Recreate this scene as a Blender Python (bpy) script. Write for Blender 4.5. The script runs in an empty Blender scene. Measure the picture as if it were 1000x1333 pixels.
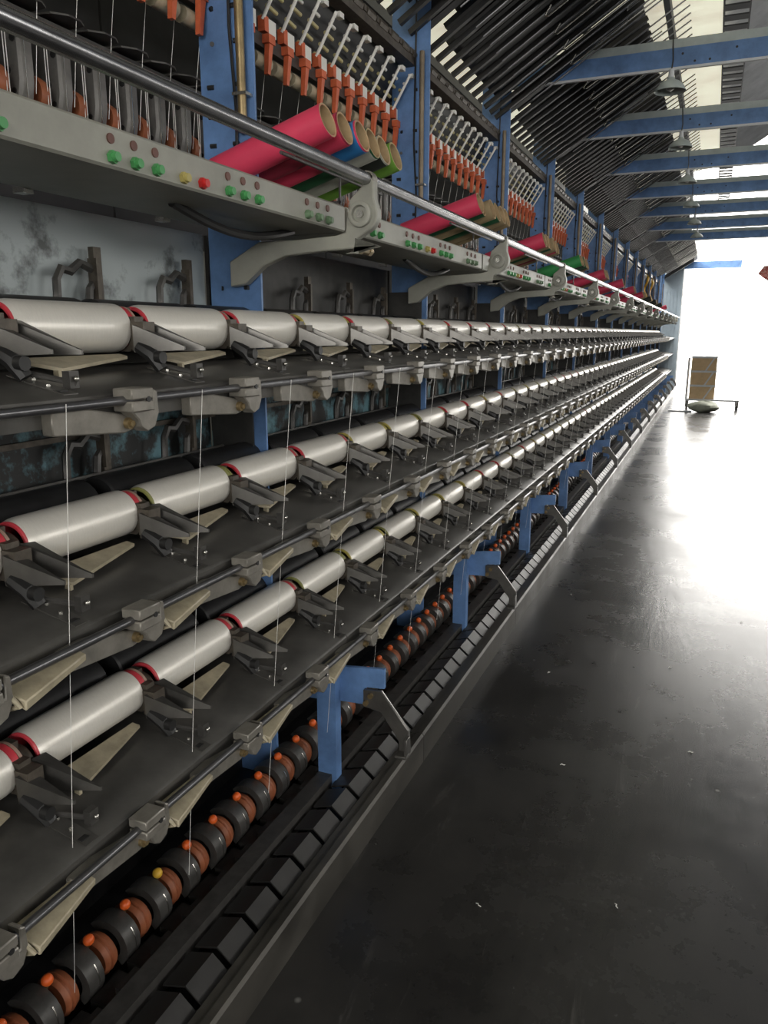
import bpy, bmesh, math, random
from mathutils import Vector, Matrix
random.seed(7)
S = bpy.context.scene
C = S.collection
CH = 1.40                      # height of the lens above the floor; z values below are measured from the lens

# ------------------------------------------------------------------ camera
F, VX, VY = 1000.0, 930.0, 434.0
ax = Vector(((VX - 500) / F, (VY - 666.5) / F, 1)).normalized()
hz = Vector((0, (VY - 666.5) / F, 1)).normalized()
up = hz.cross(Vector((1, 0, 0)))
if up.y > 0: up = -up
xc = ax.cross(up)
R = Matrix((xc, ax, up))       # picture axes -> place axes
cam = bpy.data.cameras.new('camera'); camo = bpy.data.objects.new('camera', cam); C.objects.link(camo)
cam.sensor_fit = 'HORIZONTAL'; cam.sensor_width = 36; cam.lens = 36 * F / 1000; cam.clip_start = .02
rt, dn, fw = R @ Vector((1, 0, 0)), R @ Vector((0, 1, 0)), R @ Vector((0, 0, 1))
M3 = Matrix((rt, -dn, -fw)).transposed()
camo.matrix_world = Matrix.Translation((0, 0, CH)) @ M3.to_4x4()
S.camera = camo

# ------------------------------------------------------------------ world, daylight, exposure
w = bpy.data.worlds.new('sky'); S.world = w; w.use_nodes = True
bg = w.node_tree.nodes['Background']; bg.inputs[0].default_value = (1, .97, .92, 1); bg.inputs[1].default_value = 8.6
S.view_settings.view_transform = 'Standard'; S.view_settings.look = 'None'
S.view_settings.exposure = 0.1; S.view_settings.gamma = 1; S.view_settings.use_curve_mapping = False
S.cycles.use_denoising = True
S.cycles.max_bounces = 7; S.cycles.diffuse_bounces = 4; S.cycles.glossy_bounces = 3
S.cycles.caustics_reflective = False; S.cycles.caustics_refractive = False
S.cycles.sample_clamp_indirect = 6
XR, YE, YB, XL = 5.2, 22.6, -5.0, -4.2      # right wall, end wall, back wall, left wall
WIN = [(-3.6, -1.6), (.6, 2.6), (4.8, 6.8), (9.0, 11.0)]   # windows of the right wall
WZ0, WZ1 = .15, 1.9
def portal(name, loc, rot, sx, sy):
    l = bpy.data.lights.new(name, 'AREA'); l.shape = 'RECTANGLE'; l.size = sx; l.size_y = sy
    l.cycles.is_portal = True
    o = bpy.data.objects.new(name, l); C.objects.link(o); o.location = loc; o.rotation_euler = rot
for a, b in WIN:
    portal('window_daylight', (XR - .02, (a + b) / 2, CH + (WZ0 + WZ1) / 2), (0, math.pi / 2, 0), WZ1 - WZ0, b - a)
BW = (-1.6, 3.6, -.1, 2.0)                   # big window of the back wall, behind the photographer
YR = 15.5                                    # the roof ends here, beyond lies an open yard
portal('back_window_daylight', ((BW[0] + BW[1]) / 2, YB + .02, CH + (BW[2] + BW[3]) / 2), (math.pi / 2, 0, 0), BW[1] - BW[0], BW[3] - BW[2])
portal('yard_daylight', ((XL + XR) / 2, (YR + YE) / 2, CH + 6.3), (0, 0, 0), XR - XL, YE - YR)
portal('gate_daylight', (1.77, YE - .02, CH + 1.5), (-math.pi / 2, 0, 0), 5.3, 5.8)

# ------------------------------------------------------------------ materials
MATS = {}
def mat(name, col, rough=.5, metal=0., var=.25, scale=12., bump=0., spec=.5, col2=None, thr=None, emit=0., aniso=0., stretch=None, rvar=0.):
    if name in MATS: return MATS[name]
    m = bpy.data.materials.new(name); m.use_nodes = True
    nt = m.node_tree; N = nt.nodes; L = nt.links; p = N['Principled BSDF']
    p.inputs['Roughness'].default_value = rough; p.inputs['Metallic'].default_value = metal
    p.inputs['Specular IOR Level'].default_value = spec
    tc = N.new('ShaderNodeTexCoord'); mp = N.new('ShaderNodeMapping'); L.new(tc.outputs['Object'], mp.inputs[0])
    if stretch: mp.inputs['Scale'].default_value = stretch
    oi = N.new('ShaderNodeObjectInfo'); ml = N.new('ShaderNodeMath'); ml.operation = 'MULTIPLY'; ml.inputs[1].default_value = 37
    L.new(oi.outputs['Random'], ml.inputs[0]); L.new(ml.outputs[0], mp.inputs['Location'])
    nz = N.new('ShaderNodeTexNoise'); nz.inputs['Scale'].default_value = scale; nz.inputs['Detail'].default_value = 6
    nz.inputs['Roughness'].default_value = .65
    L.new(mp.outputs[0], nz.inputs['Vector'])
    rp = N.new('ShaderNodeValToRGB'); L.new(nz.outputs[0], rp.inputs[0])
    c2 = col2 or tuple(c * (1 - var) for c in col)
    c1 = col if col2 else tuple(min(1, c * (1 + var * .5)) for c in col)
    t = thr or (.3, .7)
    rp.color_ramp.elements[0].position = t[0]; rp.color_ramp.elements[0].color = (*c2, 1)
    rp.color_ramp.elements[1].position = t[1]; rp.color_ramp.elements[1].color = (*c1, 1)
    L.new(rp.outputs[0], p.inputs['Base Color'])
    if rvar:
        mr = N.new('ShaderNodeMapRange'); mr.inputs[3].default_value = rough - rvar; mr.inputs[4].default_value = rough + rvar
        mr.inputs[1].default_value = .3; mr.inputs[2].default_value = .7
        L.new(nz.outputs[0], mr.inputs[0]); L.new(mr.outputs[0], p.inputs['Roughness'])
    if bump:
        b = N.new('ShaderNodeBump'); b.inputs['Strength'].default_value = bump; b.inputs['Distance'].default_value = .004
        L.new(nz.outputs[0], b.inputs['Height']); L.new(b.outputs[0], p.inputs['Normal'])
    if emit:
        L.new(rp.outputs[0], p.inputs['Emission Color']); p.inputs['Emission Strength'].default_value = emit
    MATS[name] = m
    return m
mat('blue_paint', (.13, .25, .50), .45, var=.35, scale=9)
mat('grey_paint', (.33, .33, .285), .45, var=.2, scale=6)
mat('cast_grey', (.25, .235, .205), .42, .35, var=.3, scale=25)
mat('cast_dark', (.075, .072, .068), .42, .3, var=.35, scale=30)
mat('unit_grey', (.17, .165, .155), .45, .2, var=.3, scale=25)
mat('pipe_brown', (.20, .16, .11), .5, .3, var=.4, scale=15)
mat('end_grey', (.36, .43, .48), .5, var=.15, scale=4)
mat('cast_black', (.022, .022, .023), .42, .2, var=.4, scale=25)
mat('tray_steel', (.125, .121, .112), .38, .45, var=.35, scale=7, rvar=.08)
mat('brown_steel', (.10, .085, .068), .5, .3, var=.5, scale=35)
mat('plate_steel', (.15, .145, .135), .34, .7, var=.25, scale=20)
mat('steel', (.55, .54, .50), .25, .95, var=.3, scale=20)
mat('rod_steel', (.16, .16, .165), .3, .8, var=.3, scale=12)
mat('chrome', (.62, .62, .63), .16, 1, var=.3, scale=8)
mat('rail_steel', (.27, .27, .275), .27, .95, var=.4, scale=6)
mat('cream', (.42, .37, .26), .5, var=.3, scale=25)
mat('yarn', (.82, .79, .72), .33, .22, var=.06, scale=60, stretch=(1, 8, 1), spec=.6)
mat('red_tube', (.62, .055, .075), .4, var=.15, scale=8)
mat('tube_yellow', (.50, .42, .10), .45, var=.2)
mat('tube_olive', (.30, .30, .10), .45, var=.2)
mat('pale_ring', (.42, .28, .22), .5, var=.2)
mat('cardboard', (.62, .44, .25), .7, var=.15, scale=9)
mat('tube_inner', (.50, .36, .20), .8, var=.25, scale=12)
mat('orange', (.85, .14, .025), .35, var=.1)
mat('yellow', (.75, .45, .05), .35, var=.1)
mat('lever_orange', (.62, .13, .05), .5, var=.25, scale=30)
mat('brown_disc', (.33, .105, .045), .5, var=.3, scale=18)
mat('white_plastic', (.80, .79, .74), .4, var=.1)
mat('peg', (.55, .48, .24), .4, var=.2)
mat('green_button', (.07, .32, .10), .35, var=.1)
mat('dull_green', (.16, .26, .15), .5, var=.2)
mat('red_button', (.6, .02, .02), .3, var=.1)
mat('yellow_button', (.45, .38, .12), .4, var=.1)
mat('brown_dot', (.16, .075, .06), .6, var=.2)
mat('brass', (.33, .25, .13), .4, .7, var=.4, scale=15)
mat('rubber', (.018, .018, .018), .5, var=.2)
mat('thread', (.85, .84, .80), .5, var=.05)
mat('black_bar', (.040, .039, .038), .48, .3, var=.4, scale=12)
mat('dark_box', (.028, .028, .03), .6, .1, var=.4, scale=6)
mat('cover', (.030, .029, .028), .45, .3, var=.3, scale=14, rvar=.06)
mat('kerb', (.085, .08, .07), .42, .45, var=.45, scale=5, rvar=.1)
mat('lamp_shade', (.42, .47, .46), .4, .2, var=.15)
mat('bulb', (.8, .8, .78), .2, var=.02)
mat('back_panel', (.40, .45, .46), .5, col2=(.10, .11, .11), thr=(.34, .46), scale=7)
mat('teal_panel', (.12, .24, .28), .5, col2=(.016, .017, .017), thr=(.48, .60), scale=9, bump=.3)
mat('roof_sheet', (.42, .43, .44), .4, .3, var=.25, scale=3)
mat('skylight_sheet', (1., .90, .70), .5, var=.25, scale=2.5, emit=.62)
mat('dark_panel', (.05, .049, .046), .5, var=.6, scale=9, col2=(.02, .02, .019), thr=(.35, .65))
mat('wall_paint', (.24, .24, .23), .7, var=.12, scale=2)
mat('frame_white', (.6, .62, .64), .5, var=.1)
mat('yard', (.5, .5, .48), .8, var=.1, scale=2)
mat('sack', (.40, .42, .34), .7, var=.4, scale=9, bump=.6)
mat('red_cloth', (.55, .10, .08), .8, col2=(.75, .45, .40), thr=(.48, .52), scale=60)
mat('green_p', (.05, .35, .10), .5, var=.15); mat('dkgreen_p', (.03, .14, .06), .5, var=.2)
mat('blue_p', (.03, .20, .50), .5, var=.15); mat('white_p', (.55, .56, .48), .6, var=.15)
mat('black_p', (.03, .035, .03), .5, var=.2); mat('pink_p', (.75, .06, .13), .42, var=.12, scale=5)
mat('dkred_p', (.32, .03, .06), .5, var=.2); mat('lime_p', (.20, .42, .06), .5, var=.15); mat('tan_p', (.42, .32, .18), .7, var=.2)
def floor_mat():
    m = bpy.data.materials.new('floor'); m.use_nodes = True; nt = m.node_tree; N = nt.nodes; L = nt.links; p = N['Principled BSDF']
    tc = N.new('ShaderNodeTexCoord')
    def noise(sc, det, vec=None, dist=0):
        n = N.new('ShaderNodeTexNoise'); n.inputs['Scale'].default_value = sc; n.inputs['Detail'].default_value = det
        n.inputs['Roughness'].default_value = .7; n.inputs['Distortion'].default_value = dist
        L.new(vec or tc.outputs['Object'], n.inputs['Vector']); return n
    a = noise(1.6, 8); r = N.new('ShaderNodeValToRGB'); L.new(a.outputs[0], r.inputs[0])
    r.color_ramp.elements[0].position = .35; r.color_ramp.elements[0].color = (.016, .016, .016, 1)
    r.color_ramp.elements[1].position = .70; r.color_ramp.elements[1].color = (.040, .038, .036, 1)
    # pale scuffs and flecks
    mp = N.new('ShaderNodeMapping'); mp.inputs['Scale'].default_value = (8, 1.1, 1); mp.inputs['Rotation'].default_value = (0, 0, .12); L.new(tc.outputs['Object'], mp.inputs[0])
    b = noise(1.4, 10, mp.outputs[0], 1.2); r2 = N.new('ShaderNodeValToRGB'); L.new(b.outputs[0], r2.inputs[0])
    r2.color_ramp.elements[0].position = .63; r2.color_ramp.elements[0].color = (0, 0, 0, 1); r2.color_ramp.elements[1].position = .75; r2.color_ramp.elements[1].color = (.55, .55, .55, 1)
    mx = N.new('ShaderNodeMixRGB'); L.new(r2.outputs[0], mx.inputs[0]); L.new(r.outputs[0], mx.inputs[1]); mx.inputs[2].default_value = (.12, .115, .11, 1)
    v = N.new('ShaderNodeTexVoronoi'); v.inputs['Scale'].default_value = 3.1; L.new(tc.outputs['Object'], v.inputs['Vector'])
    r3 = N.new('ShaderNodeValToRGB'); L.new(v.outputs['Distance'], r3.inputs[0])
    r3.color_ramp.elements[0].position = .012; r3.color_ramp.elements[0].color = (.8, .8, .8, 1); r3.color_ramp.elements[1].position = .03; r3.color_ramp.elements[1].color = (0, 0, 0, 1)
    mx2 = N.new('ShaderNodeMixRGB'); L.new(r3.outputs[0], mx2.inputs[0]); L.new(mx.outputs[0], mx2.inputs[1]); mx2.inputs[2].default_value = (.2, .2, .19, 1)
    L.new(mx2.outputs[0], p.inputs['Base Color'])
    mr = N.new('ShaderNodeMapRange'); L.new(a.outputs[0], mr.inputs[0]); mr.inputs[1].default_value = .3; mr.inputs[2].default_value = .7
    mr.inputs[3].default_value = .20; mr.inputs[4].default_value = .36; L.new(mr.outputs[0], p.inputs['Roughness'])
    bp = N.new('ShaderNodeBump'); bp.inputs['Strength'].default_value = .12; bp.inputs['Distance'].default_value = .01
    L.new(b.outputs[0], bp.inputs['Height']); L.new(bp.outputs[0], p.inputs['Normal'])
    MATS['floor'] = m
floor_mat()

# ------------------------------------------------------------------ mesh builder
class MB:
    def __init__(s): s.v = []; s.f = []
    def add(s, vs, fs):
        n = len(s.v); s.v += [tuple(v) for v in vs]; s.f += [tuple(i + n for i in f) for f in fs]; return s
    def box(s, x0, x1, y0, y1, z0, z1):
        return s.add([(x, y, z) for x in (x0, x1) for y in (y0, y1) for z in (z0, z1)],
                     [(0, 1, 3, 2), (4, 6, 7, 5), (0, 4, 5, 1), (2, 3, 7, 6), (0, 2, 6, 4), (1, 5, 7, 3)])
    def prism(s, poly, axis, a, b):
        # poly: 2D outline; axis 'y': (x,z), 'x': (y,z), 'z': (x,y); extruded a..b
        def P(q, t): return (q[0], t, q[1]) if axis == 'y' else (t, q[0], q[1]) if axis == 'x' else (q[0], q[1], t)
        n = len(poly)
        return s.add([P(q, a) for q in poly] + [P(q, b) for q in poly],
                     [tuple(range(n)), tuple(range(2 * n - 1, n - 1, -1))] + [(i, i + n, (i + 1) % n + n, (i + 1) % n) for i in range(n)])
    def cyl(s, p, q, r, r2=None, n=12, cap=True):
        p, q = Vector(p), Vector(q); r2 = r if r2 is None else r2
        d = (q - p).normalized(); u = d.orthogonal().normalized(); t = d.cross(u)
        cs = [(math.cos(2 * math.pi * i / n), math.sin(2 * math.pi * i / n)) for i in range(n)]
        s.add([p + (u * c + t * k) * r for c, k in cs] + [q + (u * c + t * k) * r2 for c, k in cs],
              [(i, (i + 1) % n, (i + 1) % n + n, i + n) for i in range(n)] + ([tuple(range(n - 1, -1, -1)), tuple(range(n, 2 * n))] if cap else []))
        return s
    def lathe(s, prof, p, d, n=24):
        # prof: [(t along d, radius)] swept about the axis p + t*d
        p, d = Vector(p), Vector(d).normalized(); u = d.orthogonal().normalized(); t = d.cross(u)
        vs = []; m = len(prof)
        for a, r in prof:
            for i in range(n):
                c = 2 * math.pi * i / n; vs.append(p + d * a + (u * math.cos(c) + t * math.sin(c)) * max(r, 1e-5))
        fs = [(j * n + i, j * n + (i + 1) % n, (j + 1) * n + (i + 1) % n, (j + 1) * n + i) for j in range(m - 1) for i in range(n)]
        return s.add(vs, fs)
    def path(s, pts, r, n=8):
        pts = [Vector(p) for p in pts]; vs = []; m = len(pts); u = None
        for k, p in enumerate(pts):
            d = (pts[min(k + 1, m - 1)] - pts[max(k - 1, 0)]).normalized()
            u = d.orthogonal().normalized() if u is None else (u - d * u.dot(d)).normalized(); t = d.cross(u)
            rr = r[k] if isinstance(r, (list, tuple)) else r
            for i in range(n):
                c = 2 * math.pi * i / n; vs.append(p + (u * math.cos(c) + t * math.sin(c)) * rr)
        fs = [(k * n + i, k * n + (i + 1) % n, (k + 1) * n + (i + 1) % n, (k + 1) * n + i) for k in range(m - 1) for i in range(n)]
        fs += [tuple(range(n - 1, -1, -1)), tuple(range((m - 1) * n, m * n))]
        return s.add(vs, fs)
    def ball(s, c, r, n=12, m=8):
        return s.lathe([(-r * math.cos(math.pi * k / m), r * math.sin(math.pi * k / m)) for k in range(m + 1)], c, (0, 0, 1), n)
    def hull8(s, a, b):
        # a, b: two quads (4 points each) joined into a solid
        return s.add(list(a) + list(b), [(0, 1, 2, 3), (7, 6, 5, 4), (0, 4, 5, 1), (1, 5, 6, 2), (2, 6, 7, 3), (3, 7, 4, 0)])
    def mesh(s, name, m, bevel=0.):
        me = bpy.data.meshes.new(name); me.from_pydata(s.v, [], s.f)
        bm = bmesh.new(); bm.from_mesh(me)
        bmesh.ops.recalc_face_normals(bm, faces=bm.faces)
        if bevel:
            es = [e for e in bm.edges if len(e.link_faces) == 2 and e.calc_face_angle(0) > .6]
            bmesh.ops.bevel(bm, geom=es, offset=bevel, segments=1, affect='EDGES', clamp_overlap=True)
        bm.to_mesh(me); bm.free()
        me.materials.append(MATS[m]); me.shade_smooth(); me.set_sharp_from_angle(angle=math.radians(38))
        return me
def node(name, mb, m, kids=(), bevel=0., loc=(0, 0, 0), label=None):
    return dict(name=name, mesh=mb.mesh(name, m, bevel) if mb else None, kids=list(kids), loc=loc, label=label)
def spawn(nd, parent=None, loc=(0, 0, 0), rot=None, swap=None):
    me = nd['mesh']
    if swap and nd['name'] in swap: me = swap[nd['name']]
    o = bpy.data.objects.new(nd['name'], me); C.objects.link(o); o.parent = parent
    l = Vector(loc) + Vector(nd['loc'])
    if parent is None: l.z += CH
    o.location = l
    if rot: o.rotation_euler = rot
    if nd['label']: o['label'] = nd['label']
    for k in nd['kids']: spawn(k, o, swap=swap)
    return o
def tag(o, label, cat, group=None):
    o['label'] = label; o['category'] = cat
    if group: o['group'] = group
    return o
def struct(name, mb, m):
    o = spawn(node(name, mb, m)); o['kind'] = 'structure'; return o
def empty(name, loc):
    o = bpy.data.objects.new(name, None); C.objects.link(o); o.location = (loc[0], loc[1], loc[2] + CH); o.empty_display_size = .1; return o

# ------------------------------------------------------------------ the hall
Z0 = -CH
struct('floor', MB().box(XL, XR, YB, YE + .3, Z0 - .1, Z0), 'floor')
struct('ground_outside', MB().box(-30, 40, YE + .3, 70, Z0 - .2, Z0 - .02), 'yard')
struct('wall_left', MB().box(XL - .2, XL, YB, YE, Z0, 4), 'wall_paint')
struct('wall_back', MB().box(XL, BW[0], YB - .2, YB, Z0, 6.4).box(BW[1], XR, YB - .2, YB, Z0, 6.4).box(BW[0], BW[1], YB - .2, YB, Z0, BW[2]).box(BW[0], BW[1], YB - .2, YB, BW[3], 6.4), 'wall_paint')
f = MB()
for k in range(6): x = BW[0] + (BW[1] - BW[0] - .05) * k / 5; f.box(x, x + .05, YB - .12, YB - .06, BW[2], BW[3])
f.box(BW[0], BW[1], YB - .12, YB - .06, BW[2], BW[2] + .05).box(BW[0], BW[1], YB - .12, YB - .06, BW[3] - .05, BW[3])
struct('window_9', f, 'frame_white')
mb = MB()
ys = [YB] + [t for ab in WIN for t in ab] + [YE]
for i in range(0, len(ys), 2): mb.box(XR, XR + .2, ys[i], ys[i + 1], Z0, 6.4)
for a, b in WIN: mb.box(XR, XR + .2, a, b, Z0, WZ0); mb.box(XR, XR + .2, a, b, WZ1, 6.4)
struct('wall_right', mb, 'wall_paint')
for i, (a, b) in enumerate(WIN):
    f = MB().box(XR + .05, XR + .11, a, b, WZ0, WZ0 + .06).box(XR + .05, XR + .11, a, b, WZ1 - .06, WZ1)
    for k in range(5):
        y = a + (b - a - .05) * k / 4; f.box(XR + .05, XR + .11, y, y + .05, WZ0 + .06, WZ1 - .06)
    f.box(XR + .06, XR + .10, a, b, .95, .99)
    struct('window_%d' % (i + 1), f, 'frame_white')
DX0, DX1 = -.86, 4.4
struct('wall_end', MB().box(XL, DX0, YE, YE + .3, Z0, 6.4).box(DX1, XR, YE, YE + .3, Z0, 6.4), 'wall_paint')

# roof: translucent corrugated sheet over the machine, steel sheet rising to the right
def corrugated(x0, z0, x1, z1, y0, y1, p, h):
    m = MB(); n = int((y1 - y0) / p * 2); vs = []
    dx, dz = x1 - x0, z1 - z0; l = math.hypot(dx, dz); nx, nz = -dz / l, dx / l
    for i in range(n + 1):
        y = y0 + (y1 - y0) * i / n; o = h if i % 2 else 0
        vs += [(x0 + nx * o, y, z0 + nz * o), (x1 + nx * o, y, z1 + nz * o)]
    m.add(vs, [(2 * i, 2 * i + 1, 2 * i + 3, 2 * i + 2) for i in range(n)]); return m
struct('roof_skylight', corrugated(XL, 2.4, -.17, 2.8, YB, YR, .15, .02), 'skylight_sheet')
struct('roof_sheet', corrugated(-.17, 2.8, XR + .2, 6.2, YB, YR, .17, .10), 'roof_sheet')
for i, x in enumerate((-3.4, -2.7, -2.0, -1.3, -.62)):
    z = 2.31 + (x + 4.2) * .09
    struct('trim_%d' % (i + 1), MB().box(x, x + .05, YB, YR, z, z + .08), 'dark_box')

# ------------------------------------------------------------------ the machine
SEC, PY = 1.32, 1.846
KS = range(-1, 14)
PITCH = .33
mach = empty('texturing_machine', (-1.1, 8.0, Z0))
tag(mach, 'long blue and grey yarn texturing machine with three decks of yarn packages', 'machine')
OFF = Vector((1.1, -8.0, -Z0))               # machine parts are written in lens coordinates
def part(nd, loc=(0, 0, 0), **k): return spawn(nd, mach, Vector(loc) + OFF, **k)
Y0M, Y1M = -.8, 20.05

# posts with brass pipe and cable
bolts = MB()
for z in (.95, .80, .72, .62, .55, .48, .12, -.4): 
    for x in (-1.25, -1.18): bolts.cyl((x + random.uniform(-.02, .02), -.003, z), (x, .0, z), .006, n=8)
post = node('post', MB().box(-1.29, -1.13, 0, .008, -1.4, 1.55).box(-1.29, -1.282, .008, .07, -1.4, 1.55), 'blue_paint',
            [node('bolt', bolts, 'cast_black'),
             node('brass_pipe', MB().cyl((-1.155, -.02, .50), (-1.155, -.02, 1.35), .0115, n=10), 'brass'),
             node('pipe_clip', MB().box(-1.175, -1.135, -.034, 0, .585, .592), 'steel'),
             node('cable', MB().path([(-1.185, -.012, .30), (-1.178, -.012, .55), (-1.19, -.012, .75), (-1.182, -.012, 1.3)], .004, 6), 'rubber')], bevel=0)
post2 = dict(post, kids=[k for k in post['kids'] if k['name'] != 'brass_pipe'] + [node('brown_pipe', MB().cyl((-1.155, -.02, .50), (-1.155, -.02, 1.08), .010, n=10), 'pipe_brown')])
for k in KS: part(post if k < 1 else post2, (0, PY + k * SEC, 0))
pg = node('post_dark_plate', MB().box(-1.30, -1.165, -.012, -.006, -1.0, -.03), 'dark_panel')  # added dark plates that make the posts look darker between the decks
pg2 = node('post_dark_plate', MB().box(-1.30, -1.15, -.012, -.006, -1.0, .17), 'dark_panel')
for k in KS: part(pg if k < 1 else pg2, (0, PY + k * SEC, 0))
# rear sheet panels, upper pale and lower teal with grime
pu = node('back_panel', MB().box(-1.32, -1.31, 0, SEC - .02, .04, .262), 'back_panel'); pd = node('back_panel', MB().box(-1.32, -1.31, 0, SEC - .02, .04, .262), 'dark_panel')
pl = node('lower_back_panel', MB().box(-1.325, -1.315, 0, SEC - .02, -1.0, .03), 'teal_panel')
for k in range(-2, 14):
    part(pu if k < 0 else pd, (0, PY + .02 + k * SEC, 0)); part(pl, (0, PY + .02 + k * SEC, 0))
# panel behind the upper region
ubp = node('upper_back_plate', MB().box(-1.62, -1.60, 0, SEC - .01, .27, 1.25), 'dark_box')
lbp = node('lower_dark_plate', MB().box(-1.27, -1.26, 0, SEC - .01, -1.4, -.86), 'cast_black')  # lbp: added black plate that darkens the gap behind the lower units
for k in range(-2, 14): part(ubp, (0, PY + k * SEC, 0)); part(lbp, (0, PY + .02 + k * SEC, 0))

# control box beams with push buttons
def button(y, m): return node('push_button', MB().cyl((-.92, y, .276), (-.912, y, .276), .0105, n=6).cyl((-.913, y, .276), (-.905, y, .276), .0085, .0075, n=12), m)
def dot(y): return node('indicator', MB().cyl((-.92, y, .304), (-.917, y, .304), .008, n=12), 'brown_dot')
kids = []
for g in range(4):
    for j in range(3):
        y = .10 + g * .33 + j * .0545
        kids += [button(y, 'green_button' if g < 3 else 'dull_green'), dot(y)]
kids += [button(.615, 'yellow_button'), button(.672, 'red_button')]
cbox = node('control_box', MB().prism([(-1.19, .26), (-.925, .26), (-.92, .264), (-.92, .320), (-.926, .325), (-1.19, .33)], 'y', 0, 1.30), 'grey_paint',
            kids + [node('clip', MB().add([], []).box(-1.215, -1.19, .1, .125, .252, .262).box(-1.215, -1.19, .5, .525, .252, .262).box(-1.215, -1.19, .9, .925, .252, .262), 'steel'),
                    node('hose', MB().path([(-1.05, .75 + .5 * t / 10, .262 - .035 * math.sin(math.pi * t / 10)) for t in range(11)], .010, 8), 'rubber')])
AY = 1.955
for k in range(-1, 14): part(cbox, (0, AY - 1.325 + k * SEC, 0))
# cast arms that carry the rail
def circ(cx, cz, r, a0, a1, n): return [(cx + r * math.cos(math.radians(a0 + (a1 - a0) * i / n)), cz + r * math.sin(math.radians(a0 + (a1 - a0) * i / n))) for i in range(n + 1)]
BX, BZ = -.885, .305
outline = [(-1.30, .13), (-1.25, .138), (-1.19, .185), (-1.12, .21), (-1.0, .218), (-.87, .222), (-.935, .208), (-.905, .208), (-.90, .245)] + circ(BX, BZ, .046, -65, 20, 6) + \
          [(-.850, .345), (-.850, .385), (-.862, .405), (-.878, .398), (-.886, .372), (-.918, .345), (-.932, .262), (-.96, .256), (-1.08, .25), (-1.2, .25), (-1.30, .2)]
outline = [(x * .925, z * .925) for x, z in outline]
BX, BZ = BX * .925, BZ * .925
arm = node('cast_arm', MB().prism(outline, 'y', 0, .028), 'grey_paint',
           [node('boss', MB().lathe([(0, .018), (0, .030), (-.012, .030), (-.014, .027), (-.014, .020), (-.004, .018), (-.004, .0)], (BX, 0, BZ), (0, 1, 0), 20), 'grey_paint'),
            node('hub_bolt', MB().cyl((BX, 0, BZ), (BX, -.012, BZ), .010, n=6), 'steel'),
            node('rail_clip', MB().lathe([(-.012, .016), (-.012, .019), (.012, .019), (.012, .016)], (-.805, .014, .3626), (0, 1, 0), 14), 'cast_grey')], bevel=.003)
fit = node('air_fitting', MB().cyl((-.87, .035, .214), (-.87, .09, .214), .012, n=10), 'brown_steel',
           [node('fitting_nut', MB().cyl((-.87, .09, .214), (-.87, .11, .214), .014, n=6).cyl((-.87, .115, .214), (-.87, .15, .214), .011, n=10).cyl((-.87, .15, .214), (-.87, .17, .214), .013, n=6), 'brass')])
for k in range(-1, 14): part(arm, (0, PY - .036 + k * SEC, 0)); part(fit, (0, PY - .036 + k * SEC, 0))
part(node('hand_rail', MB().cyl((-.805, Y0M, .3626), (-.805, Y1M, .3626), .0142, n=16), 'rail_steel'))

# upper friction units behind the control boxes, and guide fins above them
uo = [(-1.40, .46), (-1.385, .52), (-1.385, .60), (-1.40, .635), (-1.46, .645), (-1.50, .62), (-1.50, .46)]
uu = node('upper_unit', MB().prism(uo, 'y', 0, .040), 'unit_grey',
          [node('unit_slot', MB().box(-1.388, -1.3835, .012, .014, .475, .61), 'steel'),
           node('unit_hole', MB().cyl((-1.40, -.002, .60), (-1.40, .001, .60), .008, n=8), 'rubber'),
           node('unit_hole', MB().cyl((-1.42, -.002, .54), (-1.42, .001, .54), .008, n=8), 'rubber'),
           node('unit_hole', MB().cyl((-1.407, -.002, .50), (-1.407, .001, .50), .006, n=8), 'rubber'),
           node('friction_disc', MB().lathe([(.0, .0), (.0, .038), (.012, .040), (.024, .038), (.024, 0)], (-1.43, .060, .51), (0, 1, 0), 18), 'brown_disc'),
           node('unit_yarn', MB().cyl((-1.392, .076, .46), (-1.392, .076, .64), .0009, n=5).cyl((-1.392, .083, .46), (-1.392, .083, .64), .0009, n=5), 'thread')], bevel=.006)
fin = node('guide_fin', MB().prism([(-1.47, 0), (-1.38, .012), (-1.355, .04), (-1.355, .075), (-1.37, .10), (-1.47, .103)], 'z', .672, .676), 'cast_dark')
UY0 = 1.452
uu2 = dict(uu, kids=[k for k in uu['kids'] if k['name'] != 'unit_hole'])
for j in range(-9, 145):
    y = UY0 + .11 * j
    part(uu if j < 12 else uu2, (0, y, 0)); part(fin, (0, y - .03, 0))
part(node('fin_rail', MB().box(-1.50, -1.465, Y0M, 17.5, .672, .69), 'plate_steel'))
part(node('unit_rail', MB().box(-1.52, -1.40, Y0M, 17.5, .65, .665), 'cast_dark'))
# orange yarn levers with white rods
lev = node('lever_block', MB().box(-1.285, -1.262, -.008, .014, .845, .885), 'lever_orange',
           [node('white_plate', MB().box(-1.285, -1.266, .016, .062, .842, .885), 'white_plastic'),
            node('yarn_lever', MB().hull8([(-1.272, .005, .822), (-1.255, .005, .826), (-1.255, .028, .826), (-1.272, .028, .822)], [(-1.275, .002, .735), (-1.262, .002, .735), (-1.262, .016, .735), (-1.275, .016, .735)]).box(-1.275, -1.252, -.004, .032, .815, .838), 'lever_orange'),
            node('white_rod', MB().cyl((-1.27, -.006, .875), (-1.195, -.006, .995), .0052, n=8), 'white_plastic'),
            node('yellow_peg', MB().cyl((-1.27, .02, .92), (-1.27, .075, .915), .006, n=8).cyl((-1.255, .03, .955), (-1.255, .085, .95), .006, n=8).cyl((-1.29, .02, .895), (-1.29, .07, .892), .006, n=8), 'peg'),
            node('white_peg', MB().cyl((-1.235, .025, .975), (-1.235, .06, .972), .0055, n=8).box(-1.215, -1.195, .02, .05, .99, 1.006), 'white_plastic')])
LY0 = 2.139
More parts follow.
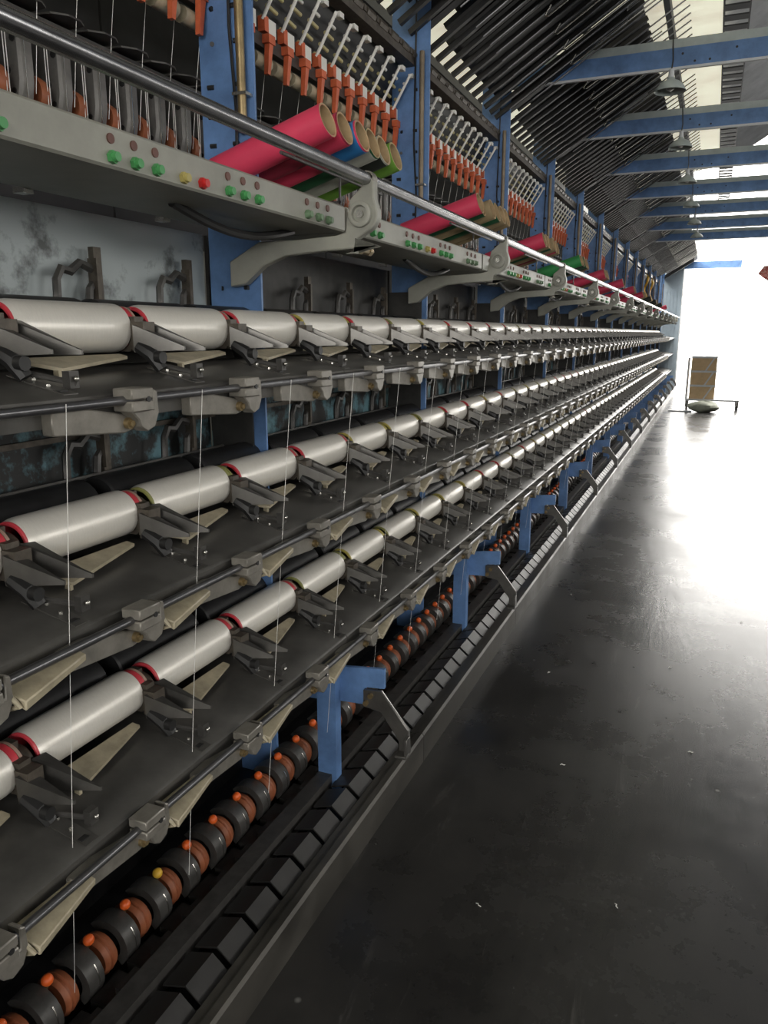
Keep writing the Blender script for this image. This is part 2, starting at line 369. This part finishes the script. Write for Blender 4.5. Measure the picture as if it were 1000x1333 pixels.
for j in range(-8, 140): part(lev, (0, LY0 + .11 * j, 0))
part(node('lever_bar', MB().box(-1.30, -1.275, Y0M, 17.6, .805, .84), 'cast_dark'))
cb = node('cream_bar', MB().cyl((-1.295, 0, .775), (-1.295, .085, .775), .021, n=10), 'cream')
for j in range(-8, 140): part(cb, (0, LY0 - .03 + .11 * j, 0))
part(node('peg_plate', MB().hull8([(-1.345, Y0M, .84), (-1.335, Y0M, .84), (-1.335, 17.6, .84), (-1.345, 17.6, .84)], [(-1.265, Y0M, 1.05), (-1.255, Y0M, 1.05), (-1.255, 17.6, 1.05), (-1.265, 17.6, 1.05)]), 'rubber'))
part(node('top_channel', MB().box(-1.24, -1.19, Y0M, 17.8, 1.035, 1.065), 'brown_steel'))
link = node('chain_link', MB().cyl((-1.20, 0, 1.075), (-1.20, .07, 1.075), .018, n=8).box(-1.225, -1.185, .08, .10, 1.065, 1.085), 'brown_steel')
for j in range(-8, 140): part(link, (0, LY0 + .11 * j, 0))
# canopy of sloping bars above
cbar = node('canopy_bar', MB().hull8([(-1.215, 0, 1.160), (-1.205, 0, 1.142), (-1.205, .022, 1.142), (-1.215, .022, 1.160)], [(-.47, 0, 1.621), (-.46, 0, 1.603), (-.46, .022, 1.603), (-.47, .022, 1.621)]), 'black_bar')
cbar2 = node('upper_canopy_bar', MB().hull8([(-1.16, 0, 1.262), (-1.15, 0, 1.244), (-1.15, .03, 1.244), (-1.16, .03, 1.262)], [(-.50, 0, 1.671), (-.49, 0, 1.653), (-.49, .03, 1.653), (-.50, .03, 1.671)]), 'black_bar')
crod = node('hook_rod', MB().path([(-.775, 0, 1.420), (-.792, 0, 1.395), (-.80, 0, 1.378), (-.785, 0, 1.378), (-.40, 0, 1.616)], .0042, 6), 'steel')
trod = node('thin_rod', MB().cyl((-1.02, 0, 1.245), (-.27, 0, 1.709), .004, n=6), 'rod_steel')
for j in range(-2, 145):
    y = 1.93 + .11 * j
    ph = (y - PY) % SEC
    if ph < .10: continue
    part(cbar, (0, y, 0)); part(cbar2, (0, y + .05, 0)); part(trod, (0, y + .065, -.01))
    if j % 2 == 0: part(crod, (0, y + .03, -.035))
hb = node('canopy_dark_panel', MB().hull8([(-1.13, 0, 1.34), (-1.11, 0, 1.31), (-1.11, 1.12, 1.31), (-1.13, 1.12, 1.34)], [(-.52, 0, 1.733), (-.50, 0, 1.703), (-.50, 1.12, 1.703), (-.52, 1.12, 1.733)]), 'dark_box')  # added dark panel that blocks the skylight between the canopy bars
hf = node('canopy_dark_flap', MB().hull8([(-1.22, 0, 1.27), (-1.21, 0, 1.255), (-1.21, .84, 1.255), (-1.22, .84, 1.27)], [(-1.11, 0, 1.338), (-1.10, 0, 1.323), (-1.10, .84, 1.323), (-1.11, .84, 1.338)]), 'dark_box')  # added flap that darkens the gaps along the canopy's lower edge
for k in range(-1, 14): part(hf, (0, PY + .46 + k * SEC, 0))
for k in range(-1, 14): part(hb, (0, PY + .19 + k * SEC, 0))
strut = node('canopy_strut', MB().hull8([(-1.25, 0, 1.20), (-1.25, 0, 1.12), (-1.25, .05, 1.12), (-1.25, .05, 1.20)], [(-.55, 0, 1.63), (-.55, 0, 1.55), (-.55, .05, 1.55), (-.55, .05, 1.63)]), 'dark_box')
for k in range(0, 14): part(strut, (0, PY + .015 + k * SEC, 0))

# three decks
ROWS = [(.010, 0.), (-.358, -.02), (-.745, -.045)]
XA = -1.092
prof = [(-1.268, .05), (-1.263, .05), (-1.215, -.075), (-1.04, -.072), (-.905, -.102), (-.90, -.107), (-.90, -.148), (-.905, -.148), (-.905, -.112), (-1.04, -.08), (-1.22, -.083), (-1.268, .04)]
tray = node('deck_tray', MB().prism(prof, 'y', 0, SEC - .004), 'tray_steel')
sstrip = node('deck_strap', MB().hull8([(-1.02, 0, -.0755), (-1.02, 0, -.0735), (-1.02, .03, -.0735), (-1.02, .03, -.0755)], [(-.905, 0, -.1035), (-.905, 0, -.1005), (-.905, .03, -.1005), (-.905, .03, -.1035)]), 'tray_steel',
              [node('screw', MB().cyl((-.95, .015, -.094), (-.95, .015, -.087), .004, n=8).cyl((-.985, .02, -.084), (-.985, .02, -.078), .0035, n=8), 'steel'),
               node('slot_hole', MB().box(-.93, -.915, .004, .02, -.0975, -.0955), 'rubber')])
roller = node('drive_roller', MB().lathe([(0, 0), (0, .05), (.004, .054), (.286, .054), (.29, .05), (.29, 0)], (-1.196, -.295, .006), (0, 1, 0), 20), 'cast_black')
# cradle: holders, two pointed guard blades, cream plate, release lever
hold = MB().lathe([(-.030, 0), (-.030, .032), (-.024, .036), (-.004, .036), (0, .032), (0, 0)], (XA + .002, -.2895, -.009), (0, 1, 0), 18).box(-1.105, -1.080, -.334, -.303, .018, .040)
hold.prism([(-1.112, -.045), (-1.06, -.045), (-1.045, -.03), (-1.045, .010), (-1.06, .026), (-1.09, .036), (-1.125, .03)], 'y', -.335, -.318).box(-1.045, -1.015, -.346, -.312, -.042, .012).box(-1.07, -1.04, -.340, -.314, -.03, .022)
def blade(y0, zt, y1, z1, zb, x0, x1):
    # a pointed plate reaching out from the holder towards the aisle
    return MB().hull8([(x0, y0 - .007, zt), (x0, y0 - .007, zb), (x0, y0, zb), (x0, y0, zt)], [(x1, y1 - .004, z1), (x1, y1 - .004, z1 - .007), (x1, y1, z1 - .007), (x1, y1, z1)]).add(
        [(x0, y0 - .004, zt), (x1, y1 - .003, z1), (x0, y0 + .026, zt - .004), (x0, y0 - .004, zt - .003), (x1, y1 - .003, z1 - .003), (x0, y0 + .026, zt - .007)], [(0, 1, 2), (5, 4, 3), (0, 3, 4, 1), (1, 4, 5, 2), (2, 5, 3, 0)])
cradle = node('take_up_cradle', hold, 'brown_steel', [
    node('guard_blade', blade(-.302, .014, -.266, -.036, -.046, -1.045, -.930), 'plate_steel'),
    node('guard_blade', blade(-.346, .006, -.318, -.034, -.046, -1.035, -.940), 'plate_steel'),
    node('cream_plate', MB().hull8([(-1.055, -.295, -.050), (-.998, -.245, -.067), (-.998, -.245, -.073), (-1.055, -.295, -.056)], [(-1.052, -.045, -.048), (-1.036, -.042, -.052), (-1.036, -.042, -.058), (-1.052, -.045, -.054)]).box(-1.012, -1.0, -.252, -.245, -.085, -.070), 'cream'),
    node('release_lever', MB().path([(-1.03, -.015, -.035), (-1.0, -.012, -.052), (-.985, -.005, -.078)], [.012, .015, .012], 8).cyl((-.99, -.012, -.055), (-.975, -.012, -.055), .012, n=10), 'rubber'),
    node('lever_stop', MB().cyl((-.99, .01, -.072), (-.93, .045, -.088), .005, n=6).box(-.945, -.93, .03, .05, -.095, -.068), 'cast_dark'),
    node('stop_screw', MB().ball((-.926, .04, -.08), .005, 8, 5), 'steel')])
gb = node('guide_bracket', MB().box(-1.285, -1.27, .145, .168, .03, .175).box(-1.28, -1.255, .135, .145, .06, .15), 'brown_steel',
          [node('guide_arm', MB().path([(-1.275, .15, .125), (-1.27, .10, .138), (-1.268, .07, .118), (-1.268, .045, .122), (-1.268, .03, .10), (-1.268, .028, .05)], [.011, .009, .010, .010, .009, .009], 6).path([(-1.275, .145, .10), (-1.27, .125, .085), (-1.268, .118, .05)], .009, 6), 'cast_dark')])
# clamps on the front rail
clamp = node('rail_clamp', MB().box(-.888, -.848, .075, .128, -.114, -.096).box(-.888, -.848, .075, .128, -.134, -.117).box(-.888, -.852, .112, .128, -.12, -.11), 'cast_grey', [
    node('clamp_jaw', MB().prism([(.083, -.134), (.138, -.134), (.140, -.100), (.150, -.104), (.152, -.140), (.140, -.163), (.120, -.170), (.104, -.160), (.100, -.148)], 'x', -.884, -.858), 'cast_grey', bevel=.002),
    node('clamp_arm', MB().prism([(-.062, -.122), (-.01, -.120), (.098, -.140), (.112, -.150), (.108, -.166), (.09, -.170), (-.062, -.158)], 'x', -.902, -.880), 'cast_grey', bevel=.002),
    node('clamp_bolt', MB().cyl((-.882, .096, -.154), (-.872, .096, -.154), .0095, n=14).cyl((-.872, .096, -.154), (-.867, .096, -.154), .0055, n=6), 'brass'),
    node('clamp_hole', MB().cyl((-.850, .115, -.115), (-.8475, .115, -.115), .005, n=10), 'rubber')], bevel=.002)
cr = node('yarn_tray', MB().hull8([(-.902, .155, -.128), (-.846, .160, -.146), (-.848, .160, -.162), (-.902, .155, -.138)], [(-.890, .292, -.122), (-.862, .295, -.130), (-.864, .295, -.142), (-.890, .292, -.130)]), 'cream',
          [node('tray_clip', MB().path([(-.885, .156, -.140), (-.875, .150, -.132), (-.86, .150, -.140), (-.852, .154, -.152), (-.87, .152, -.158), (-.885, .156, -.152)], .004, 6), 'cream')], bevel=.002)
gbar = node('guide_bar', MB().box(-1.296, -1.288, 0, SEC, .128, .140).box(-1.30, -1.292, 0, SEC, .20, .216), 'brown_steel')
crank = node('front_rail', MB().cyl((-.868, 0, -.1155), (-.868, SEC + .01, -.1155), .0078, n=10), 'rod_steel')
NSP = range(-1, 50)
for zr, yo in ROWS:
    for k in range(-2, 14):
        part(tray, (0, PY + .03 + k * SEC, zr)); part(crank, (0, PY + k * SEC, zr))
        if zr < 0: part(gbar, (0, PY + k * SEC, zr))
    for n in range(-2, 50):
        L_ = (0, 1.239 + PITCH * n + yo, zr)
        part(roller, L_); part(cradle, L_); part(gb, L_); part(sstrip, (0, L_[1] - .34, zr))
        part(clamp, L_)
        if zr < 0: part(cr, L_)

# lower friction units with orange knobs
def ring(cx, cz, ri, ro, a0, a1, n, y0, y1):
    return MB().prism(circ(cx, cz, ro, a0, a1, n) + circ(cx, cz, ri, a1, a0, n), 'y', y0, y1)
DXc, DZc = -1.10, -1.246
body = ring(DXc, DZc, .036, .056, -50, 140, 12, -.052, -.010)
body.box(-1.07, -1.0, -.03, .055, -1.345, -1.30).box(-1.02, -.985, -.01, .05, -1.30, -1.268)
def lower(col):
    return node('lower_unit', body, 'cast_dark', [
        node('friction_disc', MB().lathe([(.010, 0), (.010, .040), (.020, .046), (.023, .041), (.028, .041), (.031, .046), (.044, .042), (.044, 0)], (DXc, 0, DZc), (0, 1, 0), 22), 'brown_disc'),
        node('knob', MB().ball((-1.088, -.002, -1.182), .0118, 14, 9), col),
        node('knob_stem', MB().cyl((-1.095, -.006, -1.215), (-1.088, -.002, -1.186), .004, n=8), 'brass'),
        node('unit_edge', ring(DXc, DZc, .0555, .0570, -10, 38, 6, -.026, -.0235), 'steel'),
        node('yarn_hook', MB().path([(-1.0, .045, -1.27), (-.975, .05, -1.262), (-.965, .05, -1.25)], .004, 6), 'plate_steel')])
lo, ly = lower('orange'), lower('yellow')
for j in range(-8, 145): part(ly if j == -2 else lo, (0, 1.452 + .11 * j, -.044 + .0))
cv = [(-.928, -1.302), (-.870, -1.284), (-.830, -1.318), (-.833, -1.321), (-.871, -1.289), (-.928, -1.307)]
cov = node('unit_cover', MB().prism(cv, 'y', 0, .093), 'cover',
        [node('cover_nut', MB().cyl((-.838, .10, -1.34), (-.828, .10, -1.325), .011, n=8), 'cast_dark')])
for j in range(-9, 145): part(cov, (0, 1.259 + .11 * j, 0))
for x0, x1, z0, z1, nm, m in ((-.985, -.94, -1.34, -1.285, 'unit_trough', 'cast_dark'), (-.92, -.85, -1.40, -1.345, 'base_channel', 'cast_black'), (-1.26, -1.12, -1.40, -1.34, 'rear_channel', 'cast_black')):
    part(node(nm, MB().box(x0, x1, Y0M, 17.6, z0, z1), m))
kerb = node('base_kerb', MB().prism([(-.825, -1.40), (-.775, -1.40), (-.775, -1.305), (-.782, -1.298), (-.80, -1.298), (-.803, -1.303), (-.825, -1.303)], 'y', 0, SEC - .003), 'kerb')
for k in range(-2, 14): part(kerb, (0, PY + .35 + k * SEC, 0))
# blue tee brackets with a steel foot arm
tee = node('tee_bracket', MB().box(-.985, -.925, -.035, .0, -1.36, -.945).prism([(-1.08, -1.07), (-.955, -1.065), (-.955, -1.06), (-.845, -1.055), (-.845, -1.0), (-.785, -.995), (-.785, -.935), (-1.08, -.965)], 'y', .0, .012), 'blue_paint', [
    node('foot_arm', MB().prism([(-.845, -1.002), (-.79, -.998), (-.705, -1.105), (-.70, -1.175), (-.732, -1.178), (-.735, -1.14), (-.79, -1.062), (-.845, -1.055)], 'y', -.014, -.002).box(-.735, -.70, -.045, -.014, -1.178, -1.170).box(-.708, -.700, -.04, -.014, -1.17, -1.12), 'plate_steel', bevel=.001),
    node('arm_bolt', MB().cyl((-.82, -.014, -1.015), (-.82, -.024, -1.015), .008, n=8).cyl((-.835, -.014, -1.040), (-.835, -.024, -1.040), .008, n=8), 'brass')])
for k in range(-1, 14): part(tee, (0, PY + .03 + k * SEC, 0))
# end plate
endp = MB()
endp.box(-1.40, -.78, 20.06, 20.12, -1.4, 1.58)
for i in range(7): endp.box(-1.36 + i * .08, -1.352 + i * .08, 20.045, 20.06, -1.35, 1.0)
part(node('end_plate', endp, 'end_grey'))

# overhead cross beams
beam = node('cross_beam', MB().box(-1.28, XR, 0, .012, 1.305, 1.405).box(-1.28, XR, .012, .055, 1.395, 1.405), 'blue_paint',
            [node('lower_lip', MB().box(-1.28, XR, -.018, .0, 1.300, 1.312), 'frame_white'),
             node('upper_strip', MB().box(-1.28, XR, .02, .03, 1.405, 1.452), 'lamp_shade'),
             node('beam_hole', MB().cyl((-.27, -.001, 1.375), (-.27, .001, 1.375), .006, n=8).cyl((-.21, -.001, 1.335), (-.21, .001, 1.335), .006, n=8).cyl((-.14, -.001, 1.335), (-.14, .001, 1.335), .006, n=8).cyl((-.02, -.001, 1.375), (-.02, .001, 1.375), .006, n=8), 'rubber')])
for k in range(1, 9):
    b = spawn(beam, None, (0, PY + k * SEC + .06, 0))
    names = ['first', 'second', 'third', 'fourth', 'fifth', 'sixth', 'seventh', 'eighth', 'ninth', 'tenth', 'eleventh', 'twelfth', 'thirteenth']
    tag(b, 'blue steel beam crossing above the aisle with a pale lower lip', 'beam', 'blue beams above the aisle')
# pendant lamps
lamp = node('lamp_shade', MB().lathe([(0, .016), (-.012, .022), (-.022, .045), (-.045, .068), (-.062, .076), (-.066, .076), (-.060, .070), (-.043, .062), (-.02, .040), (-.01, .014), (-.01, 0)], (0, 0, 1.262), (0, 0, 1), 24), 'lamp_shade')
bits = [lamp, node('lamp_socket', MB().cyl((0, 0, 1.258), (0, 0, 1.30), .016, .013, n=14), 'frame_white'),
        node('lamp_wire', MB().path([(0, 0, 1.298), (.004, 0, 1.34), (-.002, .01, 1.40), (-.006, .02, 1.456)], .0035, 6), 'plate_steel'),
        node('bulb', MB().ball((0, 0, 1.222), .024, 14, 9), 'bulb')]
for k in range(1, 8):
    e = empty('pendant_lamp', (-.315 if k > 1 else -.33, PY + k * SEC + .03, 0))
    for b in bits: spawn(b, e)
    tag(e, 'unlit grey enamel pendant lamp hanging from a blue cross beam', 'lamp', 'pendant lamps above the aisle')
# dark cable tray under the roof
ct = MB().box(-.14, -.13, YB, YR, 2.2, 2.3).box(.03, .04, YB, YR, 2.2, 2.3)
for i in range(102): ct.box(-.13, .03, YB + .2 * i, YB + .2 * i + .10, 2.2, 2.21)
tag(spawn(node('cable_tray', ct, 'dark_box')), 'dark perforated cable tray running under the steel roof', 'cable tray')
# blue lintel beam at the gate
tag(spawn(node('gate_beam', MB().box(-1.4, .45, 20.2, 20.3, 1.48, 1.64), 'blue_paint')), 'thin blue beam across the bright gate beside the end plate', 'beam')

# ------------------------------------------------------------------ yarn packages
sp_y = MB().lathe([(-.2985, .0385), (-.297, .0425), (-.284, .0463), (-.276, .0470), (-.034, .0470), (-.026, .0463), (-.022, .0425), (-.022, .0405)], (0, 0, 0), (0, 1, 0), 32)
sp_t = MB().lathe([(-.2995, .034), (-.3015, .036), (-.3015, .0405), (-.2995, .0425), (-.008, .0425), (-.006, .0408), (-.006, .034)], (0, 0, 0), (0, 1, 0), 32)
sp_r = MB().lathe([(-.006, .034), (-.006, .0425), (.0, .0425), (.001, .040), (.001, .034)], (0, 0, 0), (0, 1, 0), 32)
yarn = node('yarn_winding', sp_y, 'yarn'); 
stripe = node('stripe', MB().lathe([(-.0135, .0416), (-.0135, .0419), (-.0105, .0419), (-.0105, .0416)], (0, 0, 0), (0, 1, 0), 32), 'pale_ring')
tubes = {c: node('tube', sp_t, m, [stripe]) for c, m in (('red', 'red_tube'), ('yellow', 'tube_yellow'), ('olive green', 'tube_olive'))}
rings = {c: node('end_ring', sp_r, m) for c, m in (('red', 'pale_ring'), ('yellow', 'tube_yellow'), ('olive green', 'tube_olive'))}
COLS = [['red', 'red', 'red', 'red', 'yellow', 'red', 'olive green', 'yellow'], ['red', 'red', 'olive green', 'red', 'red', 'yellow', 'yellow', 'olive green'], ['red', 'red', 'red', 'red', 'olive green', 'yellow', 'olive green', 'yellow']]
DECK = ['top', 'middle', 'bottom']
for r, (zr, yo) in enumerate(ROWS):
    for n in NSP:
        i = n + 1
        c = COLS[r][i] if i < 8 else random.choice(['red', 'yellow', 'yellow', 'olive green', 'red'])
        e = empty('yarn_package', (XA, 1.252 + PITCH * n + yo, zr))
        spawn(yarn, e); spawn(tubes[c], e); spawn(rings[c], e)
        tag(e, 'silver white yarn package on %s tube lying on the %s deck' % (('an ' if c[0] == 'o' else 'a ') + c, DECK[r]), 'yarn package', '%s tube packages on the %s deck' % (c, DECK[r]))

# ------------------------------------------------------------------ paper tubes lying above the control boxes
P0, P1 = Vector((-1.225, 0, .405)), Vector((-.905, 0, .503))
dv = (P1 - P0); LT = dv.length
RT = .0405
pt_out = MB().lathe([(0, RT - .005), (0, RT), (LT, RT), (LT, RT - .005)], (0, 0, 0), dv, 28)
pt_in = MB().lathe([(.0005, RT - .004), (.0005, RT - .005), (LT - .0005, RT - .005), (LT + .0005, RT - .004), (LT + .0005, RT - .0005)], (0, 0, 0), dv, 28)
pt_band = MB().lathe([(LT * .68, RT), (LT * .68, RT + .0008), (LT * .985, RT + .0008), (LT * .985, RT)], (0, 0, 0), dv, 28)
pin = node('tube_wall', pt_in, 'tube_inner')
def ptube(m, band=None):
    k = [node('tube_sleeve', pt_out, m), pin]
    if band: k.append(node('colour_band', pt_band, band))
    return k
KIND = {'red': ptube('pink_p'), 'dark red': ptube('dkred_p', 'pink_p'), 'red and blue': ptube('pink_p', 'blue_p'), 'green': ptube('dkgreen_p'), 'white with a black band': ptube('white_p', 'black_p'),
        'bright green': ptube('lime_p'), 'tan': ptube('tan_p'), 'teal green': ptube('green_p'), 'black': ptube('black_p'), 'green with a white band': ptube('dkgreen_p', 'white_p')}
G = {-1: [], 0: ['red', 'dark red', 'red and blue', 'green with a white band', 'white with a black band', 'bright green'], 1: ['red', 'green', 'tan', 'green', 'tan', 'tan'], 2: ['red', 'tan', 'green', 'tan', 'dark red', 'tan'],
     3: ['teal green', 'black', 'green', 'black', 'tan'], 4: ['red', 'dark red', 'tan', 'tan'], 5: ['red', 'red', 'tan'], 6: ['red', 'dark red', 'tan'], 7: ['red', 'tan', 'tan'], 8: ['black', 'tan'], 9: ['white with a black band', 'tan'], 10: ['black', 'tan'], 11: ['red', 'tan']}
rest = node('tube_rest', MB().cyl((-1.0, -.07, .4245), (-1.0, .55, .4245), .005, n=8).cyl((-1.2, -.07, .3635), (-1.2, .55, .3635), .005, n=8).box(-1.205, -.995, .25, .255, .355, .362).box(-1.0025, -.9975, .25, .255, .33, .4245), 'cast_dark')
ords = ['first', 'second', 'third', 'fourth', 'fifth', 'sixth', 'seventh', 'eighth', 'ninth', 'tenth', 'eleventh', 'twelfth']
for k, cols in G.items():
    if not cols: continue
    y = PY - .03 + k * SEC
    part(rest, (0, y, 0))
    for i, c in enumerate(cols):
        e = empty('paper_tube', (P0.x + random.uniform(-.012, .012), y + i * .0855, P0.z))
        for b in KIND[c]: spawn(b, e)
        tag(e, 'paper tube, %s, in the %s bundle above the control boxes' % (c, ords[k]), 'paper tube', '%s tubes in bundle %d on the control boxes' % (c, k + 1))

# ------------------------------------------------------------------ yarns
yn = 0
for n in range(-1, 22):
    y = 1.185 + PITCH * n
    m = MB().path([(-.858, y, -.10), (-.89, y - .005, -.46), (-.945, y - .02, -1.14)], .00055, 5)
    tag(spawn(node('yarn', m, 'thread')), 'thin white yarn running down in front of the three decks', 'yarn', 'yarns in front of the decks')
ym = MB().path([(-1.335, 0, .82), (-1.36, .0, .674), (-1.385, .0, .50)], .0007, 5).mesh('yarn', 'thread')
for j in range(-8, 100):
    o = spawn(dict(name='yarn', mesh=ym, kids=[], loc=(0, 0, 0), label=None), None, (0, LY0 + .009 + .11 * j, 0))
    tag(o, 'thin white yarn hanging below an orange lever', 'yarn', 'yarns under the orange levers')
for j, (y, x) in enumerate(((15.0, -1.2), (16.2, -1.2))):
    m = MB().path([(x + .03 * math.sin(t * 1.3), y + .05 * math.cos(t * 2.1), 1.02 - .07 * t) for t in range(7)], .02, 8)
    tag(spawn(node('yarn_hank', m, 'yellow')), 'yellow yarn hank hanging at the far end of the levers', 'yarn hank', 'yellow hanks at the far end')

# ------------------------------------------------------------------ far end of the aisle
cy = 15.9
e = empty('trolley', (.05, cy, Z0))
spawn(node('platform', MB().box(-.45, .48, -.3, .3, .17, .20), 'frame_white'), e)
for x in (-.42, .45):
    for y in (-.25, .25):
        spawn(node('caster', MB().cyl((x - .015, y, .05), (x + .015, y, .05), .05, n=14), 'rubber', [node('caster_fork', MB().box(x - .025, x + .025, y - .02, y + .02, .06, .17), 'plate_steel')]), e)
spawn(node('handle', MB().path([(-.44, -.28, .2), (-.44, -.28, .95), (-.44, .28, .95), (-.44, .28, .2)], .014, 8), 'frame_white'), e)
tag(e, 'low white trolley with casters at the far end of the aisle', 'trolley')
pos = ['at the bottom of the stack', 'in the middle of the stack', 'on top of the stack']
for i in range(3):
    z = Z0 + .201 + i * .262
    e = empty('cardboard_box', (-.12, cy, z))
    spawn(node('carton', MB().box(-.22, .22, -.2, .2, 0, .225), 'cardboard'), e)
    spawn(node('lid_board', MB().box(-.225, .225, -.205, .205, .226, .26), 'frame_white'), e)
    spawn(node('strap', MB().hull8([(.02, -.2065, .0), (.05, -.2065, .0), (.05, -.2015, .0), (.02, -.2015, .0)], [(.15, -.2065, .225), (.18, -.2065, .225), (.18, -.2015, .225), (.15, -.2015, .225)]), 'frame_white'), e)
    tag(e, 'brown cardboard carton with pale lid %s on the trolley' % pos[i], 'box', 'cartons on the trolley')
sk = MB(); n, m = 16, 8
for j in range(m + 1):
    a = math.pi * j / m
    for i in range(n):
        t = 2 * math.pi * i / n
        q = 1 + .12 * math.sin(3 * t + j)
        sk.v.append((.27 * math.sin(a) * math.cos(t) * q, .2 * math.sin(a) * math.sin(t) * q, .10 - .10 * math.cos(a) * (1 + .15 * math.sin(2 * t))))
for j in range(m):
    for i in range(n): sk.f.append((j * n + i, j * n + (i + 1) % n, (j + 1) * n + (i + 1) % n, (j + 1) * n + i))
s = spawn(node('sack', sk, 'sack'), None, (-.06, 15.25, Z0)); tag(s, 'crumpled grey green sack on the floor before the trolley', 'sack')
b = spawn(node('board', MB().box(-.3, .1, -.05, .05, 0, .02), 'frame_white'), None, (-.36, 15.2, Z0)); tag(b, 'thin pale board lying beside the sack on the floor', 'board')
cl = MB(); 
for i in range(9):
    x = i * .045
    for j in range(9): cl.v.append((x * .8 - .008 * j, .02 * math.sin(i * 1.4 + j * .5), -.27 * j / 8 * (.35 + .09 * i)))
for i in range(8):
    for j in range(8): cl.f.append((i * 9 + j, i * 9 + j + 1, i * 9 + j + 10, i * 9 + j + 9))
s = spawn(node('cloth', cl, 'red_cloth'), None, (.50, 11.1, .82)); tag(s, 'red checked cloth hanging beside the aisle on a wire', 'cloth')
w_ = spawn(node('cloth_wire', MB().cyl((.47, 11.1, .82), (XR, 11.1, .92), .003, n=6), 'plate_steel')); tag(w_, 'thin wire strung from the wall holding the red cloth', 'wire')

for x, y, r in ((-.34, 2.35, .3), (-.52, 3.05, 1.1), (-.10, 1.75, 2.0), (-.05, 3.3, .7), (-.42, 1.62, 2.6), (.05, 2.6, .2), (-.60, 4.1, 1.5), (.25, 4.0, .9)):
    m = MB().path([(-.008, 0, .0015), (-.002, .003, .0035), (.004, -.001, .002), (.009, .002, .0015)], [.001, .0015, .0015, .001], 5)
    tag(spawn(node('lint_scrap', m, 'thread'), None, (x, y, Z0), rot=(0, 0, r)), 'tiny white scrap of lint lying on the dark floor', 'lint', 'lint scraps on the floor')
